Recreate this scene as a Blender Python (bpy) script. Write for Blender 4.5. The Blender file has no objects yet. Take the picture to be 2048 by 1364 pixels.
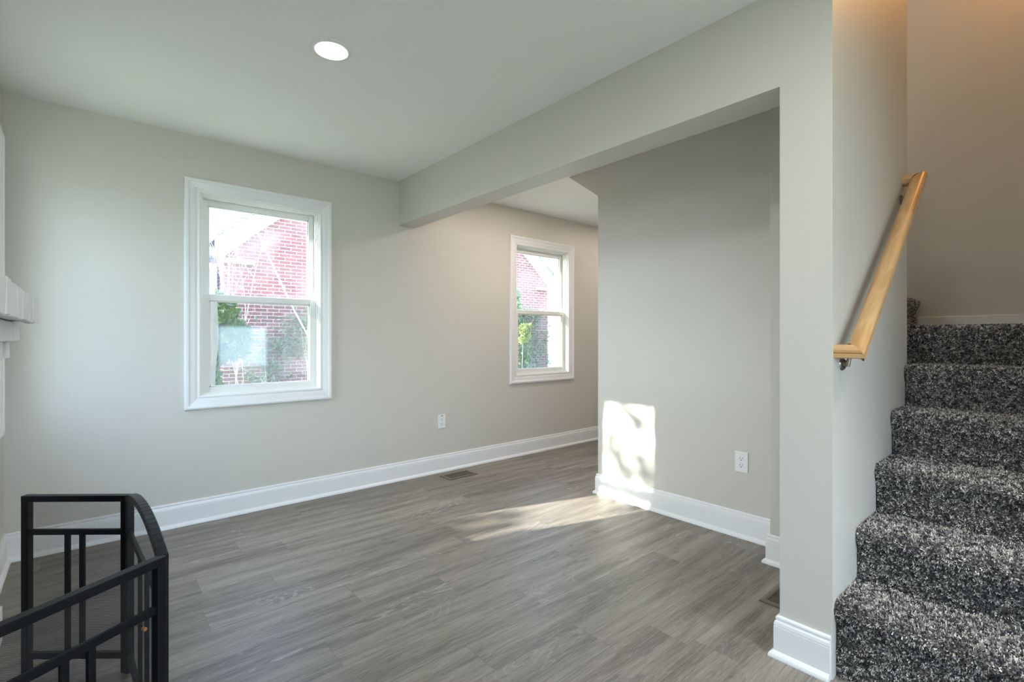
import bpy, bmesh, math, random
import numpy as np
from mathutils import Vector, Matrix

C = bpy.context.scene.collection
random.seed(7)
rng = np.random.default_rng(11)

# ------------------------------------------------------------------ camera, sky, sun, lamps, exposure
cam_d = bpy.data.cameras.new('camera')
cam = bpy.data.objects.new('camera', cam_d); C.objects.link(cam)
cam.location = (0, 0, 1.135)
cam.rotation_euler = (math.radians(90), 0, math.radians(-40.695))
cam_d.sensor_width = 36.0
cam_d.lens = 36.0 * 984.73 / 2048.0
cam_d.shift_y = -6.47 / 2048.0
cam_d.clip_start = 0.02
bpy.context.scene.camera = cam

vs = bpy.context.scene.view_settings
vs.view_transform = 'Standard'; vs.look = 'None'; vs.gamma = 1.0; vs.use_curve_mapping = False
vs.exposure = 0.45
bpy.context.scene.cycles.max_bounces = 12
bpy.context.scene.cycles.diffuse_bounces = 6
bpy.context.scene.cycles.transparent_max_bounces = 24
bpy.context.scene.cycles.sample_clamp_indirect = 6.0

world = bpy.data.worlds.new('sky'); bpy.context.scene.world = world
world.use_nodes = True
wn = world.node_tree; wn.nodes.clear()
w_out = wn.nodes.new('ShaderNodeOutputWorld'); w_bg = wn.nodes.new('ShaderNodeBackground')
w_tc = wn.nodes.new('ShaderNodeTexCoord'); w_sep = wn.nodes.new('ShaderNodeSeparateXYZ'); w_rmp = wn.nodes.new('ShaderNodeValToRGB')
wn.links.new(w_tc.outputs['Generated'], w_sep.inputs[0]); wn.links.new(w_sep.outputs['Z'], w_rmp.inputs[0])
w_rmp.color_ramp.elements[0].position = 0.0; w_rmp.color_ramp.elements[0].color = (0.64, 0.81, 1.0, 1)
w_rmp.color_ramp.elements[1].position = 0.7; w_rmp.color_ramp.elements[1].color = (0.34, 0.56, 1.0, 1)
SUN = Vector((1.0, -0.305, -0.400)).normalized()
# hazy winter sky: broad bright glow around the sun
w_dot = wn.nodes.new('ShaderNodeVectorMath'); w_dot.operation = 'DOT_PRODUCT'; w_dot.inputs[1].default_value = -SUN
wn.links.new(w_tc.outputs['Generated'], w_dot.inputs[0])
w_max = wn.nodes.new('ShaderNodeMath'); w_max.operation = 'MAXIMUM'; w_max.inputs[1].default_value = 0.0; wn.links.new(w_dot.outputs['Value'], w_max.inputs[0])
w_pow = wn.nodes.new('ShaderNodeMath'); w_pow.operation = 'POWER'; w_pow.inputs[1].default_value = 7.0; wn.links.new(w_max.outputs[0], w_pow.inputs[0])
w_glow = wn.nodes.new('ShaderNodeVectorMath'); w_glow.operation = 'SCALE'; w_glow.inputs[0].default_value = (3.4, 3.5, 3.6); wn.links.new(w_pow.outputs[0], w_glow.inputs['Scale'])
w_add = wn.nodes.new('ShaderNodeVectorMath'); w_add.operation = 'ADD'; wn.links.new(w_rmp.outputs[0], w_add.inputs[0]); wn.links.new(w_glow.outputs[0], w_add.inputs[1])
wn.links.new(w_add.outputs[0], w_bg.inputs['Color']); wn.links.new(w_bg.outputs[0], w_out.inputs['Surface'])
w_bg.inputs['Strength'].default_value = 8.0

sd = bpy.data.lights.new('sun', 'SUN'); sd.energy = 20.0; sd.angle = math.radians(0.53); sd.color = (1.0, 0.96, 0.89)
so = bpy.data.objects.new('sun', sd); C.objects.link(so)
so.rotation_euler = SUN.to_track_quat('-Z', 'Y').to_euler()


def lamp(name, loc, power, color, size=0.13, rot=(0, 0, 0), spread=math.pi):
    l = bpy.data.lights.new(name, 'AREA'); l.shape = 'DISK'; l.size = size; l.energy = power; l.color = color; l.spread = spread
    o = bpy.data.objects.new(name, l); C.objects.link(o); o.location = loc; o.rotation_euler = rot
    return o


# ------------------------------------------------------------------ measures (metres, camera foot at the origin)
D = 3.56; XL = -0.326; XB = 1.8696; XBB = 2.0233; H = 2.3783; HB = 2.031
YS = 0.5447; YC = 0.7089; XP = 2.8214; XP2 = 2.92; YP = 2.317; YF = -2.25; XE = 5.6; XR = 4.05; ZU = 4.8

# added unseen fill lamps at the ceiling, plus the dining can and upstairs bulb
FILL = (1.0, 0.975, 0.94)
lamp('fill_light_near', (0.79, 0.35, H - 0.012), 10, FILL)  # fill added to lift the room, no fixture modelled
lamp('fill_light_entry', (1.80, -0.25, H - 0.012), 5, FILL, spread=1.15)  # narrow lamp added to brighten the treads from above
lamp('fill_light_front', (0.79, -1.4, H - 0.012), 10, FILL)  # fill added behind the camera
lamp('can_light_dining', (2.86, 2.73, H - 0.012), 9, (1.0, 0.83, 0.73))
lamp('fill_light_dining_far', (4.5, 2.95, H - 0.012), 5, (1.0, 0.84, 0.74))  # fill added out of view behind the partition
ul = bpy.data.lights.new('upstairs_bulb', 'POINT'); ul.energy = 12; ul.color = (1.0, 0.45, 0.11); ul.shadow_soft_size = 0.06
uo = bpy.data.objects.new('upstairs_bulb', ul); C.objects.link(uo); uo.location = (3.86, 0.02, 3.58)


# ------------------------------------------------------------------ material helpers
def new_mat(name):
    m = bpy.data.materials.new(name); m.use_nodes = True
    nt = m.node_tree; nt.nodes.clear()
    out = nt.nodes.new('ShaderNodeOutputMaterial')
    return m, nt, out


def node(nt, typ, ins=None, **props):
    n = nt.nodes.new(typ)
    for k, v in props.items():
        setattr(n, k, v)
    for k, v in (ins or {}).items():
        s = n.inputs[k]
        if isinstance(v, bpy.types.NodeSocket):
            nt.links.new(v, s)
        else:
            s.default_value = v
    return n


def c4(c):
    return (c[0], c[1], c[2], 1.0)


def math_n(nt, op, a, b=None, c=None):
    ins = {0: a}
    if b is not None: ins[1] = b
    if c is not None: ins[2] = c
    return node(nt, 'ShaderNodeMath', ins, operation=op).outputs[0]


def ramp(nt, fac, stops):
    n = nt.nodes.new('ShaderNodeValToRGB')
    e = n.color_ramp.elements
    while len(e) < len(stops): e.new(0.5)
    for k, (p, c) in enumerate(stops):
        e[k].position = p
        e[k].color = c4(c) if not isinstance(c, (int, float)) else (c, c, c, 1)
    nt.links.new(fac, n.inputs[0])
    return n.outputs[0]


def mixc(nt, fac, a, b, blend='MIX'):
    n = nt.nodes.new('ShaderNodeMix'); n.data_type = 'RGBA'; n.blend_type = blend
    for s, v in ((n.inputs[0], fac), (n.inputs[6], a), (n.inputs[7], b)):
        if isinstance(v, bpy.types.NodeSocket): nt.links.new(v, s)
        else: s.default_value = v if isinstance(v, (int, float)) else c4(v)
    return n.outputs[2]


def paint(name, col, rough=0.5, var=0.03, bump=0.0, scale=300.0, metallic=0.0, spec=0.5):
    m, nt, out = new_mat(name)
    tc = node(nt, 'ShaderNodeTexCoord')
    nz = node(nt, 'ShaderNodeTexNoise', {'Vector': tc.outputs['Object'], 'Scale': 6.0, 'Detail': 4.0})
    col2 = tuple(max(0, x * (1 - var)) for x in col); col1 = tuple(min(1, x * (1 + var)) for x in col)
    b = node(nt, 'ShaderNodeBsdfPrincipled', {'Base Color': mixc(nt, nz.outputs['Fac'], col2, col1), 'Roughness': rough, 'Metallic': metallic, 'Specular IOR Level': spec})
    if bump:
        n2 = node(nt, 'ShaderNodeTexNoise', {'Vector': tc.outputs['Object'], 'Scale': scale, 'Detail': 3.0})
        bp = node(nt, 'ShaderNodeBump', {'Height': n2.outputs['Fac'], 'Strength': bump, 'Distance': 0.002})
        nt.links.new(bp.outputs[0], b.inputs['Normal'])
    nt.links.new(b.outputs[0], out.inputs['Surface'])
    return m


WALL = (0.605, 0.585, 0.53)
M = {}
M['wall'] = paint('wall_paint_greige', WALL, 0.42, 0.01, 0.12, 350)
M['ceiling'] = paint('ceiling_paint', (0.84, 0.85, 0.82), 0.8, 0.01, 0.08, 300)
M['trim'] = paint('trim_paint_white', (0.80, 0.81, 0.81), 0.28, 0.01)
M['vinyl'] = paint('vinyl_white', (0.78, 0.79, 0.76), 0.35, 0.015)
M['plastic'] = paint('plate_plastic', (0.80, 0.81, 0.80), 0.3, 0.0)
M['slot'] = paint('slot_dark', (0.03, 0.03, 0.03), 0.6, 0.0)
M['iron'] = paint('black_iron', (0.007, 0.0075, 0.009), 0.42, 0.5, 0.35, 160, 0.0, 0.18)
M['nickel'] = paint('dark_nickel', (0.30, 0.28, 0.25), 0.28, 0.1, 0, 100, 0.95)
M['register'] = paint('register_bronze', (0.17, 0.145, 0.105), 0.42, 0.1, 0, 100, 0.35)
M['white_brick'] = paint('white_painted_brick', (0.70, 0.72, 0.71), 0.6, 0.05, 0.8, 90)
M['soot'] = paint('firebox_soot', (0.03, 0.028, 0.026), 0.9, 0.3, 0.4, 60)
M['fascia'] = paint('house_trim_white', (0.62, 0.62, 0.61), 0.6, 0.04)
M['bark'] = paint('bark', (0.30, 0.27, 0.22), 0.9, 0.35, 0.8, 40)
M['twig'] = paint('pale_twig', (0.52, 0.46, 0.38), 0.8, 0.25)
M['rust'] = paint('rust', (0.30, 0.11, 0.03), 0.9, 0.3)


def leaf_mat(name, a, b):
    m, nt, out = new_mat(name)
    oi = node(nt, 'ShaderNodeTexCoord')
    wn_ = node(nt, 'ShaderNodeTexNoise', {'Vector': oi.outputs['Object'], 'Scale': 9.0, 'Detail': 3.0})
    col = mixc(nt, ramp(nt, wn_.outputs['Fac'], [(0.35, 0.0), (0.7, 1.0)]), a, b)
    d = node(nt, 'ShaderNodeBsdfPrincipled', {'Base Color': col, 'Roughness': 0.42})
    t = node(nt, 'ShaderNodeBsdfTranslucent', {'Color': mixc(nt, 0.5, col, (0.35, 0.45, 0.05))})
    mx = node(nt, 'ShaderNodeMixShader', {0: 0.3, 1: d.outputs[0], 2: t.outputs[0]})
    nt.links.new(mx.outputs[0], out.inputs['Surface'])
    return m


M['leaf'] = leaf_mat('evergreen_leaf', (0.035, 0.085, 0.04), (0.09, 0.17, 0.06))
M['leaf_yellow'] = leaf_mat('yellow_green_leaf', (0.20, 0.26, 0.05), (0.45, 0.48, 0.14))
M['ivy'] = leaf_mat('ivy_leaf', (0.10, 0.16, 0.10), (0.25, 0.30, 0.18))


def lawn_mat():
    m, nt, out = new_mat('winter_lawn')
    tc = node(nt, 'ShaderNodeTexCoord')
    a = node(nt, 'ShaderNodeTexNoise', {'Vector': tc.outputs['Object'], 'Scale': 3.0, 'Detail': 8.0})
    b = node(nt, 'ShaderNodeTexNoise', {'Vector': tc.outputs['Object'], 'Scale': 60.0, 'Detail': 4.0})
    col = mixc(nt, a.outputs['Fac'], (0.13, 0.16, 0.06), (0.28, 0.25, 0.14))
    col = mixc(nt, math_n(nt, 'MULTIPLY', b.outputs['Fac'], 0.6), col, (0.06, 0.08, 0.03))
    p = node(nt, 'ShaderNodeBsdfPrincipled', {'Base Color': col, 'Roughness': 0.95})
    nt.links.new(p.outputs[0], out.inputs['Surface'])
    return m


M['lawn'] = lawn_mat()


def brick_mat():
    m, nt, out = new_mat('red_brick')
    tc = node(nt, 'ShaderNodeTexCoord')
    s = node(nt, 'ShaderNodeSeparateXYZ', {0: tc.outputs['Object']})
    uv = node(nt, 'ShaderNodeCombineXYZ', {0: math_n(nt, 'ADD', s.outputs[0], s.outputs[1]), 1: s.outputs[2]})
    br = node(nt, 'ShaderNodeTexBrick', {'Vector': uv.outputs[0], 'Color1': c4((0.24, 0.07, 0.062)), 'Color2': c4((0.15, 0.05, 0.052)), 'Mortar': c4((0.50, 0.46, 0.43)),
              'Scale': 1.0, 'Mortar Size': 0.0065, 'Mortar Smooth': 0.1, 'Bias': 0.0, 'Brick Width': 0.215, 'Row Height': 0.0677}, offset=0.5, offset_frequency=2)
    nz = node(nt, 'ShaderNodeTexNoise', {'Vector': tc.outputs['Object'], 'Scale': 5.0, 'Detail': 5.0})
    col = mixc(nt, 0.25, br.outputs['Color'], mixc(nt, nz.outputs['Fac'], (0.1, 0.03, 0.04), (0.5, 0.2, 0.16)))
    col = mixc(nt, br.outputs['Fac'], col, (0.50, 0.46, 0.43))
    p = node(nt, 'ShaderNodeBsdfPrincipled', {'Base Color': col, 'Roughness': 0.9})
    bp = node(nt, 'ShaderNodeBump', {'Height': math_n(nt, 'SUBTRACT', 1.0, br.outputs['Fac']), 'Strength': 0.6, 'Distance': 0.008})
    nt.links.new(bp.outputs[0], p.inputs['Normal']); nt.links.new(p.outputs[0], out.inputs['Surface'])
    return m


M['brick'] = brick_mat()


def shingle_mat():
    m, nt, out = new_mat('grey_shingle')
    tc = node(nt, 'ShaderNodeTexCoord')
    s = node(nt, 'ShaderNodeSeparateXYZ', {0: tc.outputs['Object']})
    uv = node(nt, 'ShaderNodeCombineXYZ', {0: math_n(nt, 'ADD', s.outputs[0], s.outputs[1]), 1: math_n(nt, 'MULTIPLY', s.outputs[2], 1.6)})
    br = node(nt, 'ShaderNodeTexBrick', {'Vector': uv.outputs[0], 'Color1': c4((0.30, 0.30, 0.33)), 'Color2': c4((0.20, 0.20, 0.23)), 'Mortar': c4((0.09, 0.09, 0.1)),
              'Scale': 1.0, 'Mortar Size': 0.012, 'Brick Width': 0.3, 'Row Height': 0.14})
    p = node(nt, 'ShaderNodeBsdfPrincipled', {'Base Color': br.outputs['Color'], 'Roughness': 0.85})
    nt.links.new(p.outputs[0], out.inputs['Surface'])
    return m


M['shingle'] = shingle_mat()


def glass_mat(name, seed, dirt):
    """clear pane with dusty, smeared film that the low sun lights up"""
    m, nt, out = new_mat(name)
    tc = node(nt, 'ShaderNodeTexCoord')
    mp = node(nt, 'ShaderNodeMapping', {'Vector': tc.outputs['Object'], 'Location': (seed * 3.1, seed * 1.7, seed * 2.3)})
    n1 = node(nt, 'ShaderNodeTexNoise', {'Vector': mp.outputs[0], 'Scale': 2.6, 'Detail': 3.0, 'Distortion': 0.6})
    n2 = node(nt, 'ShaderNodeTexNoise', {'Vector': mp.outputs[0], 'Scale': 45.0, 'Detail': 4.0})
    film = math_n(nt, 'MULTIPLY', ramp(nt, n1.outputs['Fac'], [(0.36, 0.08), (0.66, 1.0)]), math_n(nt, 'ADD', 0.6, math_n(nt, 'MULTIPLY', n2.outputs['Fac'], 0.6)))
    film = math_n(nt, 'MULTIPLY', film, dirt)
    tr = node(nt, 'ShaderNodeBsdfTransparent', {'Color': c4((0.96, 0.98, 0.97))})
    gl = node(nt, 'ShaderNodeBsdfGlossy', {'Color': c4((1, 1, 1)), 'Roughness': 0.045})
    geo = node(nt, 'ShaderNodeNewGeometry')
    fr = node(nt, 'ShaderNodeFresnel', {'IOR': math_n(nt, 'SUBTRACT', 1.5, math_n(nt, 'MULTIPLY', geo.outputs['Backfacing'], 1.5 - 1 / 1.5))})
    a = node(nt, 'ShaderNodeMixShader', {0: fr.outputs[0], 1: tr.outputs[0], 2: gl.outputs[0]})
    dl = node(nt, 'ShaderNodeBsdfTranslucent', {'Color': c4((0.85, 0.86, 0.88))})
    b = node(nt, 'ShaderNodeMixShader', {0: film, 1: a.outputs[0], 2: dl.outputs[0]})
    nt.links.new(b.outputs[0], out.inputs['Surface'])
    return m


def screen_mat():
    m, nt, out = new_mat('insect_screen_cloth')
    tr = node(nt, 'ShaderNodeBsdfTransparent', {})
    d = node(nt, 'ShaderNodeBsdfPrincipled', {'Base Color': c4((0.06, 0.065, 0.07)), 'Roughness': 0.7})
    b = node(nt, 'ShaderNodeMixShader', {0: 0.30, 1: tr.outputs[0], 2: d.outputs[0]})
    nt.links.new(b.outputs[0], out.inputs['Surface'])
    return m


M['screen'] = screen_mat()


def wire_mat():
    """woven black wire: a fine diamond net of wires with open cells, in the panel's own u,v"""
    m, nt, out = new_mat('black_wire_net')
    uv = node(nt, 'ShaderNodeUVMap', {})
    s = node(nt, 'ShaderNodeSeparateXYZ', {0: uv.outputs[0]})
    p = 0.0032
    def wires(sign):
        t = math_n(nt, 'ADD', math_n(nt, 'MULTIPLY', s.outputs[0], 0.75), math_n(nt, 'MULTIPLY', s.outputs[1], sign))
        t = math_n(nt, 'FRACT', math_n(nt, 'DIVIDE', math_n(nt, 'ADD', t, 10.0), p))
        t = math_n(nt, 'ABSOLUTE', math_n(nt, 'SUBTRACT', t, 0.5))
        return math_n(nt, 'GREATER_THAN', t, 0.5 - 0.105)
    w = math_n(nt, 'MAXIMUM', wires(1.0), wires(-1.0))
    tr = node(nt, 'ShaderNodeBsdfTransparent', {})
    d = node(nt, 'ShaderNodeBsdfPrincipled', {'Base Color': c4((0.035, 0.035, 0.036)), 'Roughness': 0.45, 'Metallic': 0.3})
    b = node(nt, 'ShaderNodeMixShader', {0: w, 1: tr.outputs[0], 2: d.outputs[0]})
    nt.links.new(b.outputs[0], out.inputs['Surface'])
    return m


M['net'] = wire_mat()


def floor_mat():
    m, nt, out = new_mat('grey_oak_planks')
    tc = node(nt, 'ShaderNodeTexCoord')
    s = node(nt, 'ShaderNodeSeparateXYZ', {0: tc.outputs['Object']})
    X, Y = s.outputs[0], s.outputs[1]
    W, L = 0.178, 1.22
    yr = math_n(nt, 'DIVIDE', math_n(nt, 'ADD', Y, 10.0 - 2.413 + 0.178 * 4), W)
    row = math_n(nt, 'FLOOR', yr)
    fy = math_n(nt, 'FRACT', yr)
    wr = node(nt, 'ShaderNodeTexWhiteNoise', {'W': row}, noise_dimensions='1D')
    xr = math_n(nt, 'DIVIDE', math_n(nt, 'ADD', math_n(nt, 'ADD', X, 20.0), math_n(nt, 'MULTIPLY', wr.outputs['Value'], L)), L)
    col = math_n(nt, 'FLOOR', xr); fx = math_n(nt, 'FRACT', xr)
    idv = node(nt, 'ShaderNodeCombineXYZ', {0: row, 1: col, 2: 3.0})
    pid = node(nt, 'ShaderNodeTexWhiteNoise', {'Vector': idv.outputs[0]}, noise_dimensions='3D')
    ps = node(nt, 'ShaderNodeSeparateColor', {0: pid.outputs['Color']})
    r1, r2, r3 = ps.outputs[0], ps.outputs[1], ps.outputs[2]
    # a coordinate of its own for every plank
    gx = math_n(nt, 'ADD', X, math_n(nt, 'MULTIPLY', r1, 40.0)); gy = math_n(nt, 'ADD', Y, math_n(nt, 'MULTIPLY', r2, 30.0)); gz = math_n(nt, 'MULTIPLY', r3, 20.0)
    def vec(kx, ky): return node(nt, 'ShaderNodeCombineXYZ', {0: math_n(nt, 'MULTIPLY', gx, kx), 1: math_n(nt, 'MULTIPLY', gy, ky), 2: gz}).outputs[0]
    # growth rings: contour lines of a stretched soft field
    fld = node(nt, 'ShaderNodeTexNoise', {'Vector': vec(1.3, 8.5), 'Scale': 1.0, 'Detail': 2.0, 'Roughness': 0.45, 'Distortion': 0.5})
    rings = math_n(nt, 'SINE', math_n(nt, 'MULTIPLY', fld.outputs['Fac'], 150.0))
    rings = math_n(nt, 'MULTIPLY', math_n(nt, 'ADD', rings, 1.0), 0.5)
    fine = node(nt, 'ShaderNodeTexNoise', {'Vector': vec(9.0, 260.0), 'Scale': 1.0, 'Detail': 5.0, 'Roughness': 0.65})
    streak = node(nt, 'ShaderNodeTexNoise', {'Vector': vec(1.1, 16.0), 'Scale': 1.0, 'Detail': 4.0, 'Roughness': 0.6, 'Distortion': 0.3})
    knot = node(nt, 'ShaderNodeTexNoise', {'Vector': vec(5.0, 17.0), 'Scale': 1.0, 'Detail': 4.0, 'Roughness': 0.6, 'Distortion': 1.4})
    base = mixc(nt, r1, (0.165, 0.134, 0.101), (0.260, 0.221, 0.177))
    c = mixc(nt, ramp(nt, streak.outputs['Fac'], [(0.36, 0.0), (0.64, 1.0)]), mixc(nt, 0.75, base, (0.088, 0.074, 0.059)), mixc(nt, 0.40, base, (0.34, 0.31, 0.265)))
    # pale limed rings on some planks
    ringmask = math_n(nt, 'MULTIPLY', ramp(nt, rings, [(0.72, 0.0), (0.97, 1.0)]), ramp(nt, fld.outputs['Fac'], [(0.42, 0.05), (0.62, 0.75)]))
    c = mixc(nt, math_n(nt, 'MULTIPLY', ringmask, math_n(nt, 'ADD', 0.20, math_n(nt, 'MULTIPLY', ramp(nt, r2, [(0.55, 0.0), (0.8, 1.0)]), 0.5))), c, (0.42, 0.40, 0.36))
    c = mixc(nt, math_n(nt, 'MULTIPLY', ramp(nt, fine.outputs['Fac'], [(0.45, 0.0), (0.72, 1.0)]), 0.45), c, (0.40, 0.38, 0.34))
    c = mixc(nt, math_n(nt, 'MULTIPLY', ramp(nt, fine.outputs['Fac'], [(0.28, 1.0), (0.46, 0.0)]), 0.55), c, (0.09, 0.082, 0.074))
    c = mixc(nt, math_n(nt, 'MULTIPLY', ramp(nt, knot.outputs['Fac'], [(0.61, 0.0), (0.74, 1.0)]), 0.7), c, (0.085, 0.085, 0.092))
    # seams
    ex = math_n(nt, 'MULTIPLY', math_n(nt, 'SUBTRACT', 0.5, math_n(nt, 'ABSOLUTE', math_n(nt, 'SUBTRACT', fx, 0.5))), L)
    ey = math_n(nt, 'MULTIPLY', math_n(nt, 'SUBTRACT', 0.5, math_n(nt, 'ABSOLUTE', math_n(nt, 'SUBTRACT', fy, 0.5))), W)
    edge = math_n(nt, 'MINIMUM', ex, ey)
    seam = ramp(nt, math_n(nt, 'MULTIPLY', edge, 100.0), [(0.05, 1.0), (0.16, 0.0)])
    c = mixc(nt, math_n(nt, 'MULTIPLY', seam, 0.5), c, (0.09, 0.085, 0.08))
    rough = math_n(nt, 'ADD', 0.36, math_n(nt, 'MULTIPLY', fine.outputs['Fac'], 0.18))
    p = node(nt, 'ShaderNodeBsdfPrincipled', {'Base Color': c, 'Roughness': rough, 'Specular IOR Level': 0.5})
    hgt = math_n(nt, 'SUBTRACT', math_n(nt, 'MULTIPLY', fine.outputs['Fac'], 0.5), math_n(nt, 'MULTIPLY', seam, 1.0))
    bp = node(nt, 'ShaderNodeBump', {'Height': hgt, 'Strength': 0.18, 'Distance': 0.0015})
    nt.links.new(bp.outputs[0], p.inputs['Normal']); nt.links.new(p.outputs[0], out.inputs['Surface'])
    return m


M['floor'] = floor_mat()


def pine_mat():
    m, nt, out = new_mat('clear_finished_pine')
    tc = node(nt, 'ShaderNodeUVMap', {})
    s = node(nt, 'ShaderNodeSeparateXYZ', {0: tc.outputs[0]})
    v = node(nt, 'ShaderNodeCombineXYZ', {0: math_n(nt, 'MULTIPLY', s.outputs[0], 2.6), 1: math_n(nt, 'MULTIPLY', s.outputs[1], 16.0)})
    n1 = node(nt, 'ShaderNodeTexNoise', {'Vector': v.outputs[0], 'Scale': 1.0, 'Detail': 2.0, 'Distortion': 0.7})
    rings = math_n(nt, 'ADD', math_n(nt, 'MULTIPLY', math_n(nt, 'SINE', math_n(nt, 'MULTIPLY', n1.outputs['Fac'], 55.0)), 0.5), 0.5)
    v2 = node(nt, 'ShaderNodeCombineXYZ', {0: math_n(nt, 'MULTIPLY', s.outputs[0], 12.0), 1: math_n(nt, 'MULTIPLY', s.outputs[1], 300.0)})
    n2 = node(nt, 'ShaderNodeTexNoise', {'Vector': v2.outputs[0], 'Scale': 1.0, 'Detail': 3.0})
    c = mixc(nt, ramp(nt, n1.outputs['Fac'], [(0.44, 0.0), (0.58, 1.0)]), (0.62, 0.40, 0.19), (0.47, 0.235, 0.085))
    c = mixc(nt, math_n(nt, 'MULTIPLY', rings, 0.28), c, (0.42, 0.20, 0.07))
    c = mixc(nt, math_n(nt, 'MULTIPLY', n2.outputs['Fac'], 0.2), c, (0.72, 0.52, 0.28))
    p = node(nt, 'ShaderNodeBsdfPrincipled', {'Base Color': c, 'Roughness': 0.32})
    nt.links.new(p.outputs[0], out.inputs['Surface'])
    return m


M['pine'] = pine_mat()


def carpet_mats():
    m, nt, out = new_mat('carpet_yarn')
    at = node(nt, 'ShaderNodeAttribute', attribute_name='yarn')
    p = node(nt, 'ShaderNodeBsdfPrincipled', {'Base Color': at.outputs['Color'], 'Roughness': 0.85, 'Specular IOR Level': 0.2})
    nt.links.new(p.outputs[0], out.inputs['Surface'])
    m2, nt, out = new_mat('carpet_backing')
    tc = node(nt, 'ShaderNodeTexCoord')
    n1 = node(nt, 'ShaderNodeTexNoise', {'Vector': tc.outputs['Object'], 'Scale': 130.0, 'Detail': 4.0})
    p = node(nt, 'ShaderNodeBsdfPrincipled', {'Base Color': ramp(nt, n1.outputs['Fac'], [(0.40, (0.03, 0.03, 0.032)), (0.52, (0.12, 0.115, 0.11)), (0.64, (0.34, 0.32, 0.30))]), 'Roughness': 0.95})
    nt.links.new(p.outputs[0], out.inputs['Surface'])
    return m, m2


M['yarn'], M['carpet'] = carpet_mats()


def lens_mat(strength, col):
    m, nt, out = new_mat('lit_lens')
    e = node(nt, 'ShaderNodeEmission', {'Color': c4(col), 'Strength': strength})
    nt.links.new(e.outputs[0], out.inputs['Surface'])
    return m


M['lens'] = lens_mat(42.0, (1.0, 0.96, 0.90))


# ------------------------------------------------------------------ mesh helpers
def link_mesh(name, me, mat=None, parent=None):
    o = bpy.data.objects.new(name, me); C.objects.link(o)
    if mat is not None: me.materials.append(mat)
    if parent is not None: o.parent = parent
    return o


def obj(name, bm, mat=None, parent=None, smooth=False, bevel=0.0, seg=2):
    bmesh.ops.recalc_face_normals(bm, faces=bm.faces)
    if bevel:
        ed = [e for e in bm.edges if len(e.link_faces) == 2 and e.calc_face_angle(0) > 0.6]
        bmesh.ops.bevel(bm, geom=ed, offset=bevel, segments=seg, affect='EDGES', profile=0.6, clamp_overlap=True)
    me = bpy.data.meshes.new(name); bm.to_mesh(me); bm.free()
    if smooth:
        for p in me.polygons: p.use_smooth = True
    return link_mesh(name, me, mat, parent)


def struct(name, bm, mat=None, parent=None, **k):
    o = obj(name, bm, mat, parent, **k)
    if parent is None: o['kind'] = 'structure'
    return o


def thing(name, label, cat, loc=(0, 0, 0), group=None, kind=None):
    o = bpy.data.objects.new(name, None); C.objects.link(o); o.location = loc
    o.empty_display_size = 0.1
    if label: o['label'] = label
    if cat: o['category'] = cat
    if group: o['group'] = group
    if kind: o['kind'] = kind
    bpy.context.view_layer.update()
    return o


def tag(o, label, cat, group=None, kind=None):
    o['label'] = label; o['category'] = cat
    if group: o['group'] = group
    if kind: o['kind'] = kind
    return o


def box(bm, x0, x1, y0, y1, z0, z1):
    v = [bm.verts.new(p) for p in ((x0, y0, z0), (x1, y0, z0), (x1, y1, z0), (x0, y1, z0), (x0, y0, z1), (x1, y0, z1), (x1, y1, z1), (x0, y1, z1))]
    for f in ((0, 3, 2, 1), (4, 5, 6, 7), (0, 1, 5, 4), (1, 2, 6, 5), (2, 3, 7, 6), (3, 0, 4, 7)):
        bm.faces.new([v[i] for i in f])
    return v


def boxes(*bs):
    bm = bmesh.new()
    for b in bs: box(bm, *b)
    return bm


class Frame:
    """a wall's own axes: u along it, n out of it into the room, z up"""
    def __init__(s, o, u, n): s.o, s.u, s.n = Vector(o), Vector(u), Vector(n)
    def __call__(s, u, z, n): return s.o + s.u * u + s.n * n + Vector((0, 0, z))


def fbox(bm, F, u0, u1, z0, z1, n0, n1):
    v = [bm.verts.new(F(*p)) for p in ((u0, z0, n0), (u1, z0, n0), (u1, z1, n0), (u0, z1, n0), (u0, z0, n1), (u1, z0, n1), (u1, z1, n1), (u0, z1, n1))]
    for f in ((0, 3, 2, 1), (4, 5, 6, 7), (0, 1, 5, 4), (1, 2, 6, 5), (2, 3, 7, 6), (3, 0, 4, 7)):
        bm.faces.new([v[i] for i in f])


def wall_with_holes(F, u0, u1, z0, z1, thick, holes):
    us = sorted({u0, u1, *[h[0] for h in holes], *[h[1] for h in holes]}); zs = sorted({z0, z1, *[h[2] for h in holes], *[h[3] for h in holes]})
    bm = bmesh.new(); vd = {}
    def V(i, j):
        if (i, j) not in vd: vd[i, j] = bm.verts.new(F(us[i], zs[j], 0))
        return vd[i, j]
    fs = []
    for i in range(len(us) - 1):
        for j in range(len(zs) - 1):
            cu, cz = (us[i] + us[i + 1]) / 2, (zs[j] + zs[j + 1]) / 2
            if any(h[0] < cu < h[1] and h[2] < cz < h[3] for h in holes): continue
            fs.append(bm.faces.new((V(i, j), V(i + 1, j), V(i + 1, j + 1), V(i, j + 1))))
    r = bmesh.ops.extrude_face_region(bm, geom=fs, use_keep_orig=True)
    for g in r['geom']:
        if isinstance(g, bmesh.types.BMVert): g.co -= F.n * thick
    bm.normal_update()
    return bm


def ring_sweep(bm, F, u0, u1, z0, z1, prof):
    """mitred picture frame round an opening; prof = closed list of (outward offset, n)"""
    loops = []
    for o, n in prof:
        loops.append([bm.verts.new(F(*p, n)) for p in ((u0 - o, z0 - o), (u1 + o, z0 - o), (u1 + o, z1 + o), (u0 - o, z1 + o))])
    k = len(prof)
    for a in range(k):
        b = (a + 1) % k
        for q in range(4):
            r = (q + 1) % 4
            bm.faces.new((loops[a][q], loops[a][r], loops[b][r], loops[b][q]))


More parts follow.
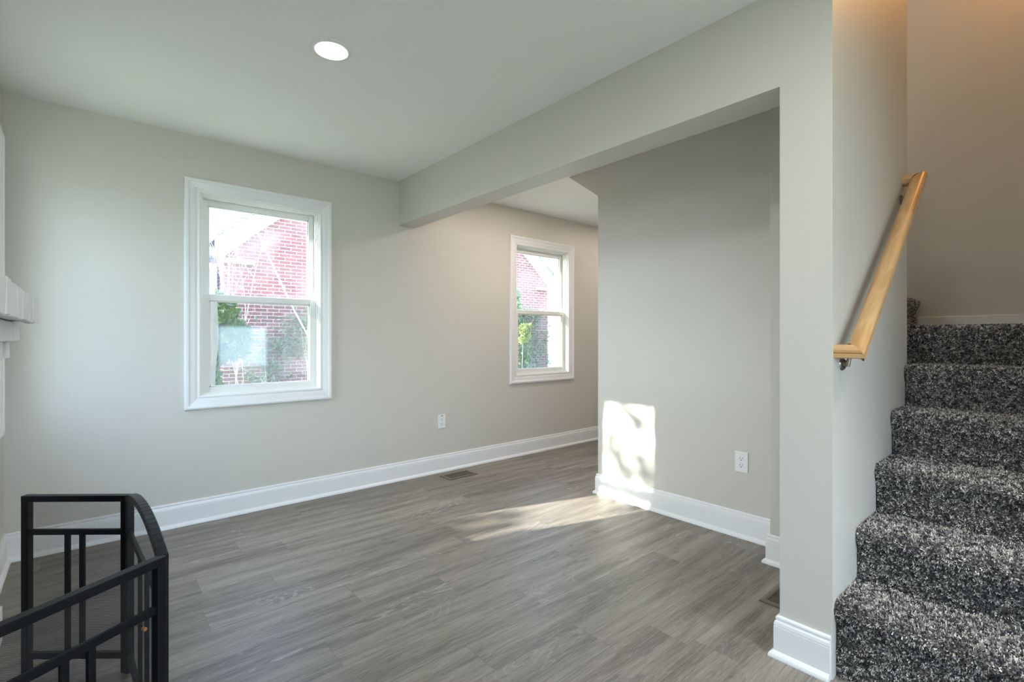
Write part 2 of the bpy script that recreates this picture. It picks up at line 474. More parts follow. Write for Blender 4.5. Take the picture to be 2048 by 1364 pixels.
def sash_ring(F, u0, u1, z0, z1, l, r, b, t, n0, n1):
    bm = bmesh.new()
    fbox(bm, F, u0, u0 + l, z0, z1, n0, n1); fbox(bm, F, u1 - r, u1, z0, z1, n0, n1)
    fbox(bm, F, u0 + l, u1 - r, z0, z0 + b, n0 - .0005, n1 - .0005); fbox(bm, F, u0 + l, u1 - r, z1 - t, z1, n0 - .0005, n1 - .0005)
    # glazing bead, one step lower than the stile
    i = 0.008
    fbox(bm, F, u0 + l, u0 + l + i, z0 + b, z1 - t, n0 + .004, n1 - .009); fbox(bm, F, u1 - r - i, u1 - r, z0 + b, z1 - t, n0 + .004, n1 - .009)
    fbox(bm, F, u0 + l, u1 - r, z0 + b, z0 + b + i, n0 + .004, n1 - .009); fbox(bm, F, u0 + l, u1 - r, z1 - t - i, z1 - t, n0 + .004, n1 - .009)
    return bm


def path_sweep(path, prof, closed=False):
    """sweep (d, z) profile along a floor path; d goes to the LEFT of the direction of travel, mitred corners"""
    P = [Vector((p[0], p[1])) for p in path]; n = len(P); rows = []
    bm = bmesh.new()
    for i in range(n):
        dirs = []
        if i > 0 or closed: dirs.append((P[i] - P[i - 1]).normalized())
        if i < n - 1 or closed: dirs.append((P[(i + 1) % n] - P[i]).normalized())
        ns = [Vector((-d.y, d.x)) for d in dirs]
        m = ns[0] if len(ns) == 1 else (ns[0] + ns[1]) / (1 + ns[0].dot(ns[1]))
        rows.append([bm.verts.new((P[i].x + m.x * d, P[i].y + m.y * d, z)) for d, z in prof])
    k = len(prof)
    for i in range(n if closed else n - 1):
        a, b = rows[i], rows[(i + 1) % n]
        for j in range(k):
            bm.faces.new((a[j], a[(j + 1) % k], b[(j + 1) % k], b[j]))
    if not closed:
        bm.faces.new(rows[0]); bm.faces.new(list(reversed(rows[-1])))
    return bm


def tube(bm, pts, radii, seg=6):
    pts = [Vector(p) for p in pts]; prev = None
    for i, p in enumerate(pts):
        d = (pts[min(i + 1, len(pts) - 1)] - pts[max(i - 1, 0)]).normalized()
        a = Vector((0, 0, 1)) if abs(d.z) < 0.9 else Vector((1, 0, 0))
        x = d.cross(a).normalized(); y = d.cross(x)
        ring = [bm.verts.new(p + (x * math.cos(t) + y * math.sin(t)) * radii[i]) for t in (2 * math.pi * k / seg for k in range(seg))]
        if prev:
            for k in range(seg): bm.faces.new((prev[k], prev[(k + 1) % seg], ring[(k + 1) % seg], ring[k]))
        else: bm.faces.new(list(reversed(ring)))
        prev = ring
    bm.faces.new(prev)


def quads(name, V, mat, parent=None, color=None, per=4):
    """many loose quads at once from an (N,per,3) array"""
    N = V.shape[0]
    me = bpy.data.meshes.new(name)
    me.vertices.add(N * per); me.vertices.foreach_set('co', V.reshape(-1).astype(np.float32))
    me.loops.add(N * per); me.loops.foreach_set('vertex_index', np.arange(N * per, dtype=np.int32))
    me.polygons.add(N); me.polygons.foreach_set('loop_start', np.arange(0, N * per, per, dtype=np.int32))
    me.update(calc_edges=True)
    if color is not None:
        a = me.color_attributes.new('yarn', 'FLOAT_COLOR', 'POINT')
        a.data.foreach_set('color', np.repeat(color, per, axis=0).reshape(-1).astype(np.float32))
    return link_mesh(name, me, mat, parent)


def leaves(centers, size, rs, flat=0.6):
    """oval four-cornered leaves at centres with random turns"""
    n = len(centers)
    a = rs.normal(size=(n, 3)); a /= np.linalg.norm(a, axis=1)[:, None]
    b = rs.normal(size=(n, 3)); b -= a * np.sum(a * b, axis=1)[:, None]; b /= np.linalg.norm(b, axis=1)[:, None]
    s = size * rs.uniform(0.6, 1.3, size=(n, 1))
    return np.stack([centers - a * s, centers + b * s * flat * .7, centers + a * s, centers - b * s * flat * .7], axis=1)


# ------------------------------------------------------------------ the setting: floor, walls, ceiling
struct('floor', boxes((XL - .2, XE, YF - .2, D + .2, -.12, 0)), M['floor'])

FA = Frame((0, D, 0), (1, 0, 0), (0, -1, 0))       # window wall
FL = Frame((XL, 0, 0), (0, 1, 0), (1, 0, 0))       # fireplace wall
FF = Frame((0, YF, 0), (-1, 0, 0), (0, 1, 0))      # front wall, behind the camera

W1 = (0.522, 1.250, 0.778, 2.030)
W2 = (3.113, 3.841, 0.778, 2.030)
W3 = (2.770, 3.318, 0.750, 2.030)
W5 = (-2.15, -1.60, 0.600, 2.060)
W4 = (-1.32, 0.28, 0.30, 2.18)
DR = (-2.52, -1.55, 0.0, 2.06)
struct('wall_back', wall_with_holes(FA, XL - .2, XE, -.1, H + .2, .2, [W1, W2]), M['wall'])
struct('wall_left', wall_with_holes(FL, YF - .2, D, -.1, H + .2, .2, [W3, W5]), M['wall'])
struct('wall_front', wall_with_holes(FF, -XE, -XL + .2, -.1, H + .2, .2, [W4, DR]), M['wall'])
struct('wall_right', boxes((XR + .0, XR + .15, YF, -0.57, -.1, H + .2)), M['wall'])

bm = boxes((XL - .2, 2.0, YF - .2, D + .2, H, H + .24), (2.0, XP, YC, D + .2, H, H + .24), (2.0, XR + .1, YF - .2, -0.57, H, H + .24), (XP, XE, 2.607, D + .2, H, H + .24))
struct('ceiling', bm, M['ceiling'])
struct('ceiling_upstairs', boxes((1.9, XR + .2, -.7, D, ZU, ZU + .1)), M['ceiling'])

# dropped beam that runs into the post and the wall along the stairs
bm = boxes((XB, XBB, YC, D, HB, H + .02))
struct('wall_header', bm, M['wall'])
bm = bmesh.new()
box(bm, XB, XP2, YS, YC, 0, ZU)
struct('wall_stair', bm, M['wall'])
struct('wall_chase', boxes((2.607, XP, YC, 1.035, 0, H)), M['wall'], bevel=0.003)

# partition beside the upper flight, its end slanting out under the flight
poly = [(YC, 0), (YP, 0), (YP, 2.1706), (2.607, H + .002), (2.607 + .35, H + .26), (2.607 + .35, ZU), (YC, ZU)]
bm = bmesh.new()
vs_ = [bm.verts.new((XP, y, z)) for y, z in poly]
f = bm.faces.new(vs_)
r = bmesh.ops.extrude_face_region(bm, geom=[f], use_keep_orig=True)
for g in r['geom']:
    if isinstance(g, bmesh.types.BMVert): g.co.x = XP2
struct('wall_partition', bm, M['wall'])
# closet end and the sloping soffit behind the partition
bm = bmesh.new()
box(bm, XP2 + .001, XE, YP - .1, YP, 0, 2.16)
v = [bm.verts.new(p) for p in ((XP2, YP, 2.1706), (XE, YP, 2.1706), (XE, 2.607, H), (XP2, 2.607, H), (XP2, YP, 2.23), (XE, YP, 2.23), (XE, 2.607, H + .06), (XP2, 2.607, H + .06))]
for q in ((0, 1, 2, 3), (7, 6, 5, 4), (0, 4, 5, 1), (1, 5, 6, 2), (2, 6, 7, 3), (3, 7, 4, 0)): bm.faces.new([v[i] for i in q])
struct('wall_closet', bm, M['wall'])
struct('wall_end', boxes((XE, XE + .1, YP, D + .1, -.1, H + .2)), M['wall'])
struct('wall_stairwell', boxes((XR, XR + .12, -.45, YP - .1, 0, ZU), (XR, XR + .12, YP - .1, D, H + .24, ZU)), M['wall'])
struct('wall_stair_right', boxes((1.96, XR, -.57, -.45, 0, ZU), (1.9, 1.96, -.57, -.45, H, ZU)), M['wall'])
struct('wall_upstairs', boxes((1.9, 2.0, -.57, YS, H + .24, ZU), (XP, XR, D - .12, D, H + .3, ZU)), M['wall'])

# baseboards: 144 mm with a moulded cap and a shoe
BASE = [(0, 0), (.030, 0), (.030, .005), (.028, .012), (.022, .019), (.0155, .023), (.0155, .108), (.0135, .1105), (.0155, .113), (.0135, .124), (.0085, .131), (.0105, .1335), (.0105, .139), (.0085, .143), (.005, .1445), (0, .1445)]
def base(name, path): struct(name, path_sweep(path, BASE), M['trim'])
base('baseboard_back', [(XE, D), (XL, D), (XL, 2.66)])
base('baseboard_partition', [(2.607, YC), (2.607, 1.035), (XP, 1.035), (XP, YP), (XE, YP)])
base('baseboard_post', [(XB, YS + .004), (XB, YC), (2.607, YC)])
base('baseboard_left', [(XL, 0.97), (XL, YF), (1.55, YF)])
LAND = 1.19
bm = boxes((XR - .014, XR, -.45, .70, LAND, LAND + .078))
struct('baseboard_landing', bm, M['trim'], bevel=0.003)


# ------------------------------------------------------------------ windows
CASE = [(0, 0), (0, .009), (.004, .011), (.012, .011), (.014, .008), (.020, .009), (.028, .012), (.038, .0135), (.050, .015), (.058, .0165), (.062, .020), (.072, .021), (.080, .019), (.084, .013), (.084, 0)]
def window(name, F, w, seed, dirt_up, dirt_low, screen=True, lock=True):
    u0, u1, z0, z1 = w
    t = thing(name, None, None, (0, 0, 0), kind='structure')
    bm = bmesh.new(); ring_sweep(bm, F, u0, u1, z0, z1, CASE); obj('casing', bm, M['trim'], t)
    j = 0.018                                           # jamb liner with stops and tracks
    bm = bmesh.new()
    ring_sweep(bm, F, u0, u1, z0, z1, [(0, .0), (-.006, .0), (-.006, -.012), (-.012, -.012), (-.012, -.030), (-j, -.030), (-j, -.062), (-.010, -.062), (-.010, -.067), (-j, -.067), (-j, -.098), (-.010, -.098), (-.010, -.135), (0, -.135)])
    obj('jamb', bm, M['vinyl'], t)
    bm = bmesh.new(); fbox(bm, F, u0 - .03, u1 + .03, z0 - .05, z0 - .001, -.26, -.10); obj('sill', bm, M['fascia'], t)
    a0, a1 = u0 + j, u1 - j
    mid = z0 + 0.628
    s = obj('upper_sash', sash_ring(F, a0, a1, mid - .036, z1 - j, .036, .036, .036, .036, -.095, -.069), M['vinyl'], t, bevel=.0015)
    bm = bmesh.new(); fbox(bm, F, a0 + .036, a1 - .036, mid, z1 - j - .036, -.084, -.081); obj('glass_pane', bm, glass_mat(name + '_upper_glass', seed, dirt_up), s)
    s = obj('lower_sash', sash_ring(F, a0, a1, z0 + .006, mid, .038, .038, .040, .036, -.060, -.032), M['vinyl'], t, bevel=.0015)
    bm = bmesh.new(); fbox(bm, F, a0 + .038, a1 - .038, z0 + .046, mid - .036, -.049, -.046); obj('glass_pane', bm, glass_mat(name + '_lower_glass', seed + 5, dirt_low), s)
    if screen:
        bm = bmesh.new(); fbox(bm, F, a0 + .004, a1 - .004, z0 + .012, mid - .02, -.1195, -.119); obj('insect_screen', bm, M['screen'], t)
    # skylight enters here
    return t


window('window_1', FA, W1, 1, 0.07, 0.06)
window('window_2', FA, W2, 2, 0.06, 0.06)
window('window_3', FL, W3, 3, 0.03, 0.03, screen=False)
window('window_4', FF, W4, 4, 0.03, 0.03, screen=False)
window('window_5', FL, W5, 6, 0.03, 0.03, screen=False)
# unseen front door behind the camera, low glass shaped for the reflection in window_1
t = thing('door_1', None, None, kind='structure')
bm = bmesh.new(); ring_sweep(bm, FF, DR[0], DR[1], DR[2] - .0, DR[3], CASE); obj('casing', bm, M['trim'], t)
obj('door_leaf', sash_ring(FF, DR[0] + .02, DR[1] - .02, .01, DR[3] - .01, .09, .09,   .22, .72, -.09, -.045), M['trim'], t)
bm = bmesh.new(); fbox(bm, FF, DR[0] + .10, DR[1] - .10, .22, DR[3] - .72, -.07, -.066); obj('glass_pane', bm, glass_mat('door_glass', 9, .02), t)

for nm, F, w in (('w1', FA, W1), ('w2', FA, W2), ('w3', FL, W3), ('w4', FF, W4), ('w5', FL, W5), ('d1', FF, DR)):
    l = bpy.data.lights.new('daylight_portal', 'AREA'); l.shape = 'RECTANGLE'; l.size = w[1] - w[0]; l.size_y = w[3] - w[2]; l.cycles.is_portal = True
    o = bpy.data.objects.new('daylight_portal', l); C.objects.link(o)
    o.location = F((w[0] + w[1]) / 2, (w[2] + w[3]) / 2, -.14)
    o.rotation_euler = F.n.to_track_quat('-Z', 'Y').to_euler()


# ------------------------------------------------------------------ recessed ceiling light
t = thing('recessed_light', 'round white recessed light glowing in the ceiling', 'ceiling light', (0.7945, 2.118, H))
def lathe(prof, seg=64):
    bm = bmesh.new(); rows = []
    for k in range(seg):
        a = 2 * math.pi * k / seg
        rows.append([bm.verts.new((r * math.cos(a), r * math.sin(a), z)) for r, z in prof])
    for k in range(seg):
        a, b = rows[k], rows[(k + 1) % seg]
        for j in range(len(prof) - 1): bm.faces.new((a[j], a[j + 1], b[j + 1], b[j]))
    return bm
obj('trim_ring', lathe([(.0625, -.001), (.064, -.006), (.070, -.0085), (.078, -.0075), (.0835, -.004), (.0845, 0)]), M['plastic'], t, smooth=True)
bm = bmesh.new(); bmesh.ops.create_circle(bm, cap_ends=True, radius=.0635, segments=64, matrix=Matrix.Translation((0, 0, -.003)))
obj('lens', bm, M['lens'], t)


# ------------------------------------------------------------------ outlets
def outlet(F, uc, zc, label, slit=False, w=.0745, h=.1175):
    t = thing('electrical_outlet', label, 'outlet', F(uc, zc, 0), group='wall outlets')
    G = Frame((0, 0, 0), F.u, F.n)
    bm = bmesh.new(); fbox(bm, G, -w / 2, w / 2, -h / 2, h / 2, 0, .0055); obj('cover_plate', bm, M['plastic'], t, bevel=.003)
    for s in (1, -1):
        c = s * .0195 - (.004 if slit else 0)
        bm = bmesh.new()
        vs2 = []
        for k in range(24):
            a = 2 * math.pi * k / 24
            vs2.append((max(-.0145, min(.0145, .0172 * math.cos(a))), c + .0145 * math.sin(a)))
        lo = [bm.verts.new(G(u, z, .004)) for u, z in vs2]; hi = [bm.verts.new(G(u, z, .0072)) for u, z in vs2]
        bm.faces.new(hi); bm.faces.new(list(reversed(lo)))
        for k in range(24): bm.faces.new((lo[k], lo[(k + 1) % 24], hi[(k + 1) % 24], hi[k]))
        sk = obj('socket', bm, M['plastic'], t)
        bm = bmesh.new()
        fbox(bm, G, -.0075, -.0050, c - .001, c + .0085, .0070, .0076); fbox(bm, G, .0050, .0072, c + .000, c + .0075, .0070, .0076)
        for k in range(1):
            ring = [bm.verts.new(G(.0031 * math.cos(a), c - .0075 + .0031 * math.sin(a), .0076)) for a in (2 * math.pi * q / 12 for q in range(12))]
            bm.faces.new(ring)
        obj('slots', bm, M['slot'], sk)
    if slit:
        bm = bmesh.new(); fbox(bm, G, -.010, .010, .044, .049, .0050, .0060); obj('light_sensor', bm, M['slot'], t)
    return t


outlet(FA, 2.2725, 0.4265, 'white wall outlet with a dark slit at its top, between the two windows', True)
FP = Frame((XP, 0, 0), (0, -1, 0), (-1, 0, 0))
outlet(FP, -1.2735, 0.4275, 'white wall outlet low on the grey partition wall, right of the sunlit patch')
FE = Frame((0, YP, 0), (-1, 0, 0), (0, 1, 0))
t = thing('switch_plate', 'thin edge of a white plate on the end of the partition wall, seen edge-on', 'wall plate', FE(-2.875, .69, 0))
G = Frame((0, 0, 0), FE.u, FE.n)
bm = bmesh.new(); fbox(bm, G, -.037, .037, -.0585, .0585, 0, .0065); obj('cover_plate', bm, M['plastic'], t, bevel=.002)
bm = bmesh.new(); fbox(bm, G, -.006, .006, -.012, .012, .006, .010); obj('toggle', bm, M['plastic'], t)


# ------------------------------------------------------------------ floor registers
def register(cx, cy, label, w=.272, d=.158):
    t = thing('floor_register', label, 'floor vent', (cx, cy, 0), group='floor registers')
    G = Frame((0, 0, 0), (1, 0, 0), (0, 0, 0))
    bm = bmesh.new()
    r = .022
    prof = [(0, .0005), (0, .0055), (-r * .6, .0075), (-r, .006), (-r, .0005)]
    loops = []
    for o, z in prof:
        loops.append([bm.verts.new((sx * (w / 2 + o), sy * (d / 2 + o), z)) for sx, sy in ((-1, -1), (1, -1), (1, 1), (-1, 1))])
    for a in range(len(prof) - 1):
        for q in range(4): bm.faces.new((loops[a][q], loops[a][(q + 1) % 4], loops[a + 1][(q + 1) % 4], loops[a + 1][q]))
    obj('rim', bm, M['register'], t)
    bm = bmesh.new()
    n = 17
    for k in range(n):
        x = -w / 2 + r + (w - 2 * r) * (k + .5) / n
        box(bm, x - .0022, x + .0022, -d / 2 + r, d / 2 - r, .0015, .0055)
    box(bm, -w / 2 + r, w / 2 - r, -.004, .004, .0012, .005)
    obj('louvers', bm, M['register'], t)
    obj('duct_opening', boxes((-w / 2 + r, w / 2 - r, -d / 2 + r, d / 2 - r, .0004, .0010)), M['slot'], t)
    return t


register(2.319, 3.370, 'bronze floor register set in the planks below the outlet at the window wall')
register(2.330, 0.837, 'bronze floor register half hidden behind the white post')


# ------------------------------------------------------------------ staircase with carpet
NZ = [(1.885, .252), (2.118, .438), (2.370, .625), (2.616, .815), (2.858, 1.003), (3.105, LAND)]   # nosing x, tread height
Y0, Y1 = -.42, YS - .003
st = thing('carpeted_staircase', 'staircase covered in charcoal and grey flecked carpet, rising beside the post', 'stairs', (1.9, 0, 0))
st.location = (0, 0, 0)
def step_profile(k):
    """side outline of the visible skin of step k: riser foot, round nosing, tread to the next riser"""
    x, z = NZ[k]; zb = NZ[k - 1][1] if k else 0.0
    xr = x + .022
    pts = [(xr, zb), (xr, z - .075)]
    for a in (200, 180, 160, 140, 120, 100, 90):
        pts.append((x + .026 + .026 * math.cos(math.radians(a)), z - .026 + .026 * math.sin(math.radians(a))))
    xe = NZ[k + 1][0] + .03 if k < len(NZ) - 1 else XR - .003
    pts.append((xe, z))
    return pts
skins = []
for k in range(len(NZ)):
    pr = step_profile(k); skins.append(pr)
    zlow = 0.0 if k == 0 else NZ[k - 1][1] - .12
    full = pr + [(pr[-1][0], zlow), (pr[0][0], zlow)]
    y1 = .700 if k == len(NZ) - 1 else Y1
    bm = bmesh.new()
    a = [bm.verts.new((x, Y0, z)) for x, z in full]; b = [bm.verts.new((x, y1, z)) for x, z in full]
    bm.faces.new(a); bm.faces.new(list(reversed(b)))
    for q in range(len(full)): bm.faces.new((a[q], a[(q + 1) % len(full)], b[(q + 1) % len(full)], b[q]))
    obj('landing' if k == len(NZ) - 1 else 'step', bm, M['carpet'], st)
# landing behind the end of the wall, then the upper flight rising away along the partition
obj('landing', boxes((XP2 + .004, XR - .003, .701, .95, LAND - .12, LAND)), M['carpet'], st)
obj('landing', boxes((XP2 + .004, 3.12, Y1 + .001, .95, .90, NZ[4][1])), M['carpet'], st)
upper = []
for k in range(4):
    y = .690 + .25 * k; z = LAND + .187 * (k + 1)
    pr = [(y + .022, z - .187), (y + .022, z - .075)]
    for a in (200, 180, 160, 140, 120, 100, 90):
        pr.append((y + .026 + .026 * math.cos(math.radians(a)), z - .026 + .026 * math.sin(math.radians(a))))
    pr.append((y + .28, z)); upper.append(pr)
    full = pr + [(y + .28, z - .29), (y + .022, z - .29)]
    bm = bmesh.new()
    a = [bm.verts.new((XP2 + .004, q, w)) for q, w in full]; b = [bm.verts.new((XR - .004, q, w)) for q, w in full]
    bm.faces.new(a); bm.faces.new(list(reversed(b)))
    for q in range(len(full)): bm.faces.new((a[q], a[(q + 1) % len(full)], b[(q + 1) % len(full)], b[q]))
    obj('step', bm, M['carpet'], st)


def lattice(h, w, rs):
    return rs.uniform(0, 1, size=(h, w))
def sample(lat, u, v):
    u = u % (lat.shape[0] - 1); v = v % (lat.shape[1] - 1)
    i = u.astype(int); j = v.astype(int); fu = u - i; fv = v - j
    fu = fu * fu * (3 - 2 * fu); fv = fv * fv * (3 - 2 * fv)
    return (lat[i, j] * (1 - fu) * (1 - fv) + lat[i + 1, j] * fu * (1 - fv) + lat[i, j + 1] * (1 - fu) * fv + lat[i + 1, j + 1] * fu * fv)


def pile(profile, y0, y1, dens, axis, rs, off):
    P = np.array(profile); seg = np.diff(P, axis=0); ln = np.linalg.norm(seg, axis=1); cum = np.concatenate([[0], np.cumsum(ln)])
    n = int(cum[-1] * (y1 - y0) * dens)
    s = rs.uniform(0, cum[-1], n); y = rs.uniform(y0, y1, n)
    i = np.clip(np.searchsorted(cum, s) - 1, 0, len(ln) - 1); f = (s - cum[i]) / ln[i]
    q = P[i] + seg[i] * f[:, None]
    nn = np.stack([-seg[i][:, 1], seg[i][:, 0]], axis=1) / ln[i][:, None]
    nrm = np.zeros((n, 3)); pos = np.zeros((n, 3))
    if axis == 'x':
        pos[:, 0] = q[:, 0]; pos[:, 1] = y; pos[:, 2] = q[:, 1]; nrm[:, 0] = nn[:, 0]; nrm[:, 2] = nn[:, 1]
    else:
        pos[:, 1] = q[:, 0]; pos[:, 0] = y; pos[:, 2] = q[:, 1]; nrm[:, 1] = nn[:, 0]; nrm[:, 2] = nn[:, 1]
    d = nrm + rs.normal(scale=.55, size=(n, 3)); d /= np.linalg.norm(d, axis=1)[:, None]
    d = np.where((np.sum(d * nrm, axis=1) < .15)[:, None], nrm, d)
    L = rs.uniform(.006, .0105, (n, 1)); wv = rs.normal(size=(n, 3)); wv -= d * np.sum(wv * d, axis=1)[:, None]; wv /= np.linalg.norm(wv, axis=1)[:, None]
    W = rs.uniform(.0011, .0018, (n, 1))
    b = pos - nrm * .001; tip = pos + d * L
    Q = np.stack([b - wv * W * .8, b + wv * W * .8, tip + wv * W, tip - wv * W], axis=1)
    sc = 1 / .0031
    v = sample(LAT, (s + off) * sc * .75, (y + 3) * sc * .5) * .70 + sample(LAT2, (s + off + 1.3) * sc * .33, (y + 3) * sc * .30) * .30
    v = v + rs.normal(scale=.07, size=n)
    col = np.empty((n, 4)); col[:, 3] = 1
    dark, mid, light = np.array([.055, .055, .060]), np.array([.30, .29, .28]), np.array([.76, .73, .68])
    t1 = np.clip((v - .38) / .12, 0, 1)[:, None]; t2 = np.clip((v - .54) / .12, 0, 1)[:, None]
    c = dark * (1 - t1) + mid * t1; c = c * (1 - t2) + light * t2
    col[:, :3] = c * rs.uniform(.75, 1.25, (n, 1))
    return Q, col


LAT = lattice(400, 400, rng); LAT2 = lattice(300, 300, rng)
Qs, Cs = [], []
for k, pr in enumerate(skins):
    q, c = pile(pr, -.40, .700 if k == 5 else YS - .004, 85000, 'x', rng, k * 1.7); Qs.append(q); Cs.append(c)
q, c = pile(upper[0], XP2 + .01, XR - .02, 70000, 'y', rng, 21.0); Qs.append(q); Cs.append(c)
o = quads('carpet_pile', np.concatenate(Qs), M['yarn'], st, np.concatenate(Cs)); o['kind'] = 'stuff'


# ------------------------------------------------------------------ handrails
RAIL = []                                              # 46 x 55 mm, round top, finger grooves, flat bottom (a across, b up)
for a in range(0, 181, 15): RAIL.append((.0275 * math.cos(math.radians(a)), .004 + .019 * math.sin(math.radians(a))))
RAIL += [(-.0275, -.003), (-.0235, -.007), (-.0255, -.011), (-.0245, -.019), (-.020, -.023), (.020, -.023), (.0245, -.019), (.0255, -.011), (.0235, -.007), (.0275, -.003)]


def mitred_rail(path, up0=Vector((0, 0, 1))):
    """rail profile carried round mitred corners; u,v follow the length and the girth"""
    P = [Vector(p) for p in path]; bm = bmesh.new(); uvl = bm.loops.layers.uv.new('UVMap'); rows = []
    per = [0]
    for j in range(len(RAIL)):
        a, b = RAIL[j], RAIL[(j + 1) % len(RAIL)]; per.append(per[-1] + math.hypot(a[0] - b[0], a[1] - b[1]))
    for i in range(len(P) - 1):
        d = (P[i + 1] - P[i]).normalized(); side = d.cross(up0).normalized(); up = side.cross(d)
        ends = []
        for e in (i, i + 1):
            if 0 < e < len(P) - 1:
                d1 = (P[e] - P[e - 1]).normalized(); d2 = (P[e + 1] - P[e]).normalized(); nrm = (d1 + d2).normalized()
            else: nrm = d
            row = []
            for a, b in RAIL:
                p = P[e] + side * a + up * b
                p = p + d * ((P[e] - p).dot(nrm) / d.dot(nrm))
                row.append(bm.verts.new(p))
            ends.append(row)
        A, B = ends; L = (P[i + 1] - P[i]).length
        for j in range(len(RAIL)):
            f = bm.faces.new((A[j], A[(j + 1) % len(RAIL)], B[(j + 1) % len(RAIL)], B[j]))
            for lp, (uu, vv) in zip(f.loops, ((0, per[j]), (0, per[j + 1]), (L, per[j + 1]), (L, per[j]))): lp[uvl].uv = (uu + i * 3.3, vv)
        if i == 0: bm.faces.new(list(reversed(A)))
        if i == len(P) - 2: bm.faces.new(B)
    return bm


def bracket(t, foot, arm):
    """round wall rose, curved arm, saddle under the rail"""
    foot = Vector(foot); arm = Vector(arm); n = Vector((arm.x - foot.x, arm.y - foot.y, 0)).normalized()
    bm = bmesh.new()
    tube(bm, [foot, foot + n * .004, foot + n * .008, foot + n * .009], [.022, .022, .018, .010], 20)
    tube(bm, [foot + n * .006, foot + n * .02 - Vector((0, 0, .004)), arm * .5 + foot * .5 - Vector((0, 0, .008)), arm - Vector((0, 0, .02)) , arm], [.009, .008, .007, .0065, .008], 10)
    s = n.cross(Vector((0, 0, 1)))
    p = [arm + s * (a * .030) + n * (b * .012) for a, b in ((-1, -1), (1, -1), (1, 1), (-1, 1))]
    lo = [bm.verts.new(q - Vector((0, 0, .001))) for q in p]; hi = [bm.verts.new(q + Vector((0, 0, .003))) for q in p]
    bm.faces.new(hi); bm.faces.new(list(reversed(lo)))
    for k in range(4): bm.faces.new((lo[k], lo[(k + 1) % 4], hi[(k + 1) % 4], hi[k]))
    return obj('bracket', bm, M['nickel'], t, smooth=False)


t = thing('handrail', 'pine handrail with mitred ends slanting up the stair wall above the carpeted steps', 'handrail', (0, 0, 0), group='stair handrails')
ra, rb = Vector((1.902, .487, 1.090)), Vector((2.842, .487, 1.857))
obj('rail', mitred_rail([(ra.x, YS, ra.z), ra, rb, (rb.x, YS, rb.z)]), M['pine'], t)
sl = (rb.z - ra.z) / (rb.x - ra.x)
bracket(t, (1.960, YS, 1.045), (1.950, .495, ra.z - .026 + .048 * sl))
bracket(t, (2.795, YS, 1.760), (2.790, .495, ra.z - .030 + (2.79 - ra.x) * sl))
t = thing('handrail', 'tip of a second wooden handrail just showing past the end of the stair wall', 'handrail', (0, 0, 0), group='stair handrails')
obj('rail', mitred_rail([(XP2, .585, 2.19), (2.975, .585, 2.19), (2.975, 2.2, 3.40), (XP2, 2.2, 3.40)]), M['pine'], t)
bracket(t, (XP2, .75, 2.27), (2.967, .75, 2.19 + .165 * .75 - .03)); bracket(t, (XP2, 1.9, 3.13), (2.967, 1.9, 2.19 + 1.315 * .75 - .03))


# ------------------------------------------------------------------ fireplace on the left wall
t = thing('fireplace', 'white painted brick fireplace with a stepped mantel at the left edge', 'fireplace', (0, 0, 0))
rs = random.Random(4)
YM0, YM1 = 0.93, 2.675
def brick_block(bm, x0, x1, y0, y1, z0, z1, j=.003):
    v = box(bm, x0, x1, y0, y1, z0, z1)
    for w in v: w.co += Vector((rs.uniform(-j, j) * .6 if w.co.x > x0 else 0, rs.uniform(-j, j) * .5, rs.uniform(-j, j)))
bm = bmesh.new(); y = YM1
box(bm, XL, -.160, YM0 + .004, YM1 - .004, 1.196, 1.276)
widths = [.135, .11, .155, .12, .10, .145]
k = 0
while y > YM0 + .05:
    w = widths[k % 6]; k += 1
    y2 = max(YM0, y - w)
    brick_block(bm, -.18, -.148, y2 + .004, y - .003, 1.190, 1.281); y = y2
obj('mantel_shelf', bm, M['white_brick'], t, bevel=.004)
bm = bmesh.new(); y = YM1 - .06
box(bm, XL, -.205, YM0 + .06, YM1 - .064, 1.125, 1.192)
while y > YM0 + .1:
    y2 = max(YM0 + .06, y - .205); brick_block(bm, -.22, -.197, y2 + .003, y - .003, 1.124, 1.190, .002); y = y2
obj('corbel_course', bm, M['white_brick'], t, bevel=.003)
y = YM1 - .075
while y > YM0 + .15:
    bm = bmesh.new(); brick_block(bm, XL + .02, -.222, y - .092, y, 1.060, 1.124, .002)
    obj('dentil_brick', bm, M['white_brick'], t, bevel=.003); y -= .197
bm = bmesh.new()
YB0, YB1, FX = 1.02, 2.60, -.275
for r_ in range(14):
    z = r_ * .0757; yy = YB0 - (.1 if r_ % 2 else 0)
    while yy < YB1:
        a, b = max(YB0, yy), min(YB1, yy + .2)
        yy += .205
        if b - a < .03: continue
        if z < .72 and b > 1.42 and a < 2.20:
            if a < 1.42 - .03: b = 1.42
            elif b > 2.20 + .03: a = 2.20
            else: continue
        brick_block(bm, XL, FX, a + .002, b - .003, z, z + .072, .0015)
obj('surround', bm, M['white_brick'], t)
obj('firebox', boxes((XL - .02, XL + .004, 1.42, 2.20, 0.0, .76)), M['soot'], t)
obj('plinth', boxes((XL, -.245, 2.20, YB1 + .05, 0, .13)), M['trim'], t, bevel=.004)
obj('plinth', boxes((XL, -.245, YB0 - .05, 1.42, 0, .13)), M['trim'], t, bevel=.004)


# ------------------------------------------------------------------ folding fire screen
ZT = .600
pc, pa, pb = Vector((-.1666, 2.3529, 0)), Vector((.1050, 2.1262, 0)), Vector((.1390, 1.4798, 0))
pd_ = pb + (Vector((-.1255, 1.3217, 0)) - pb).normalized() * .354
t = thing('fire_screen', 'black folding fire screen with wire mesh standing in front of the fireplace', 'fire screen', (.1, 1.8, 0))


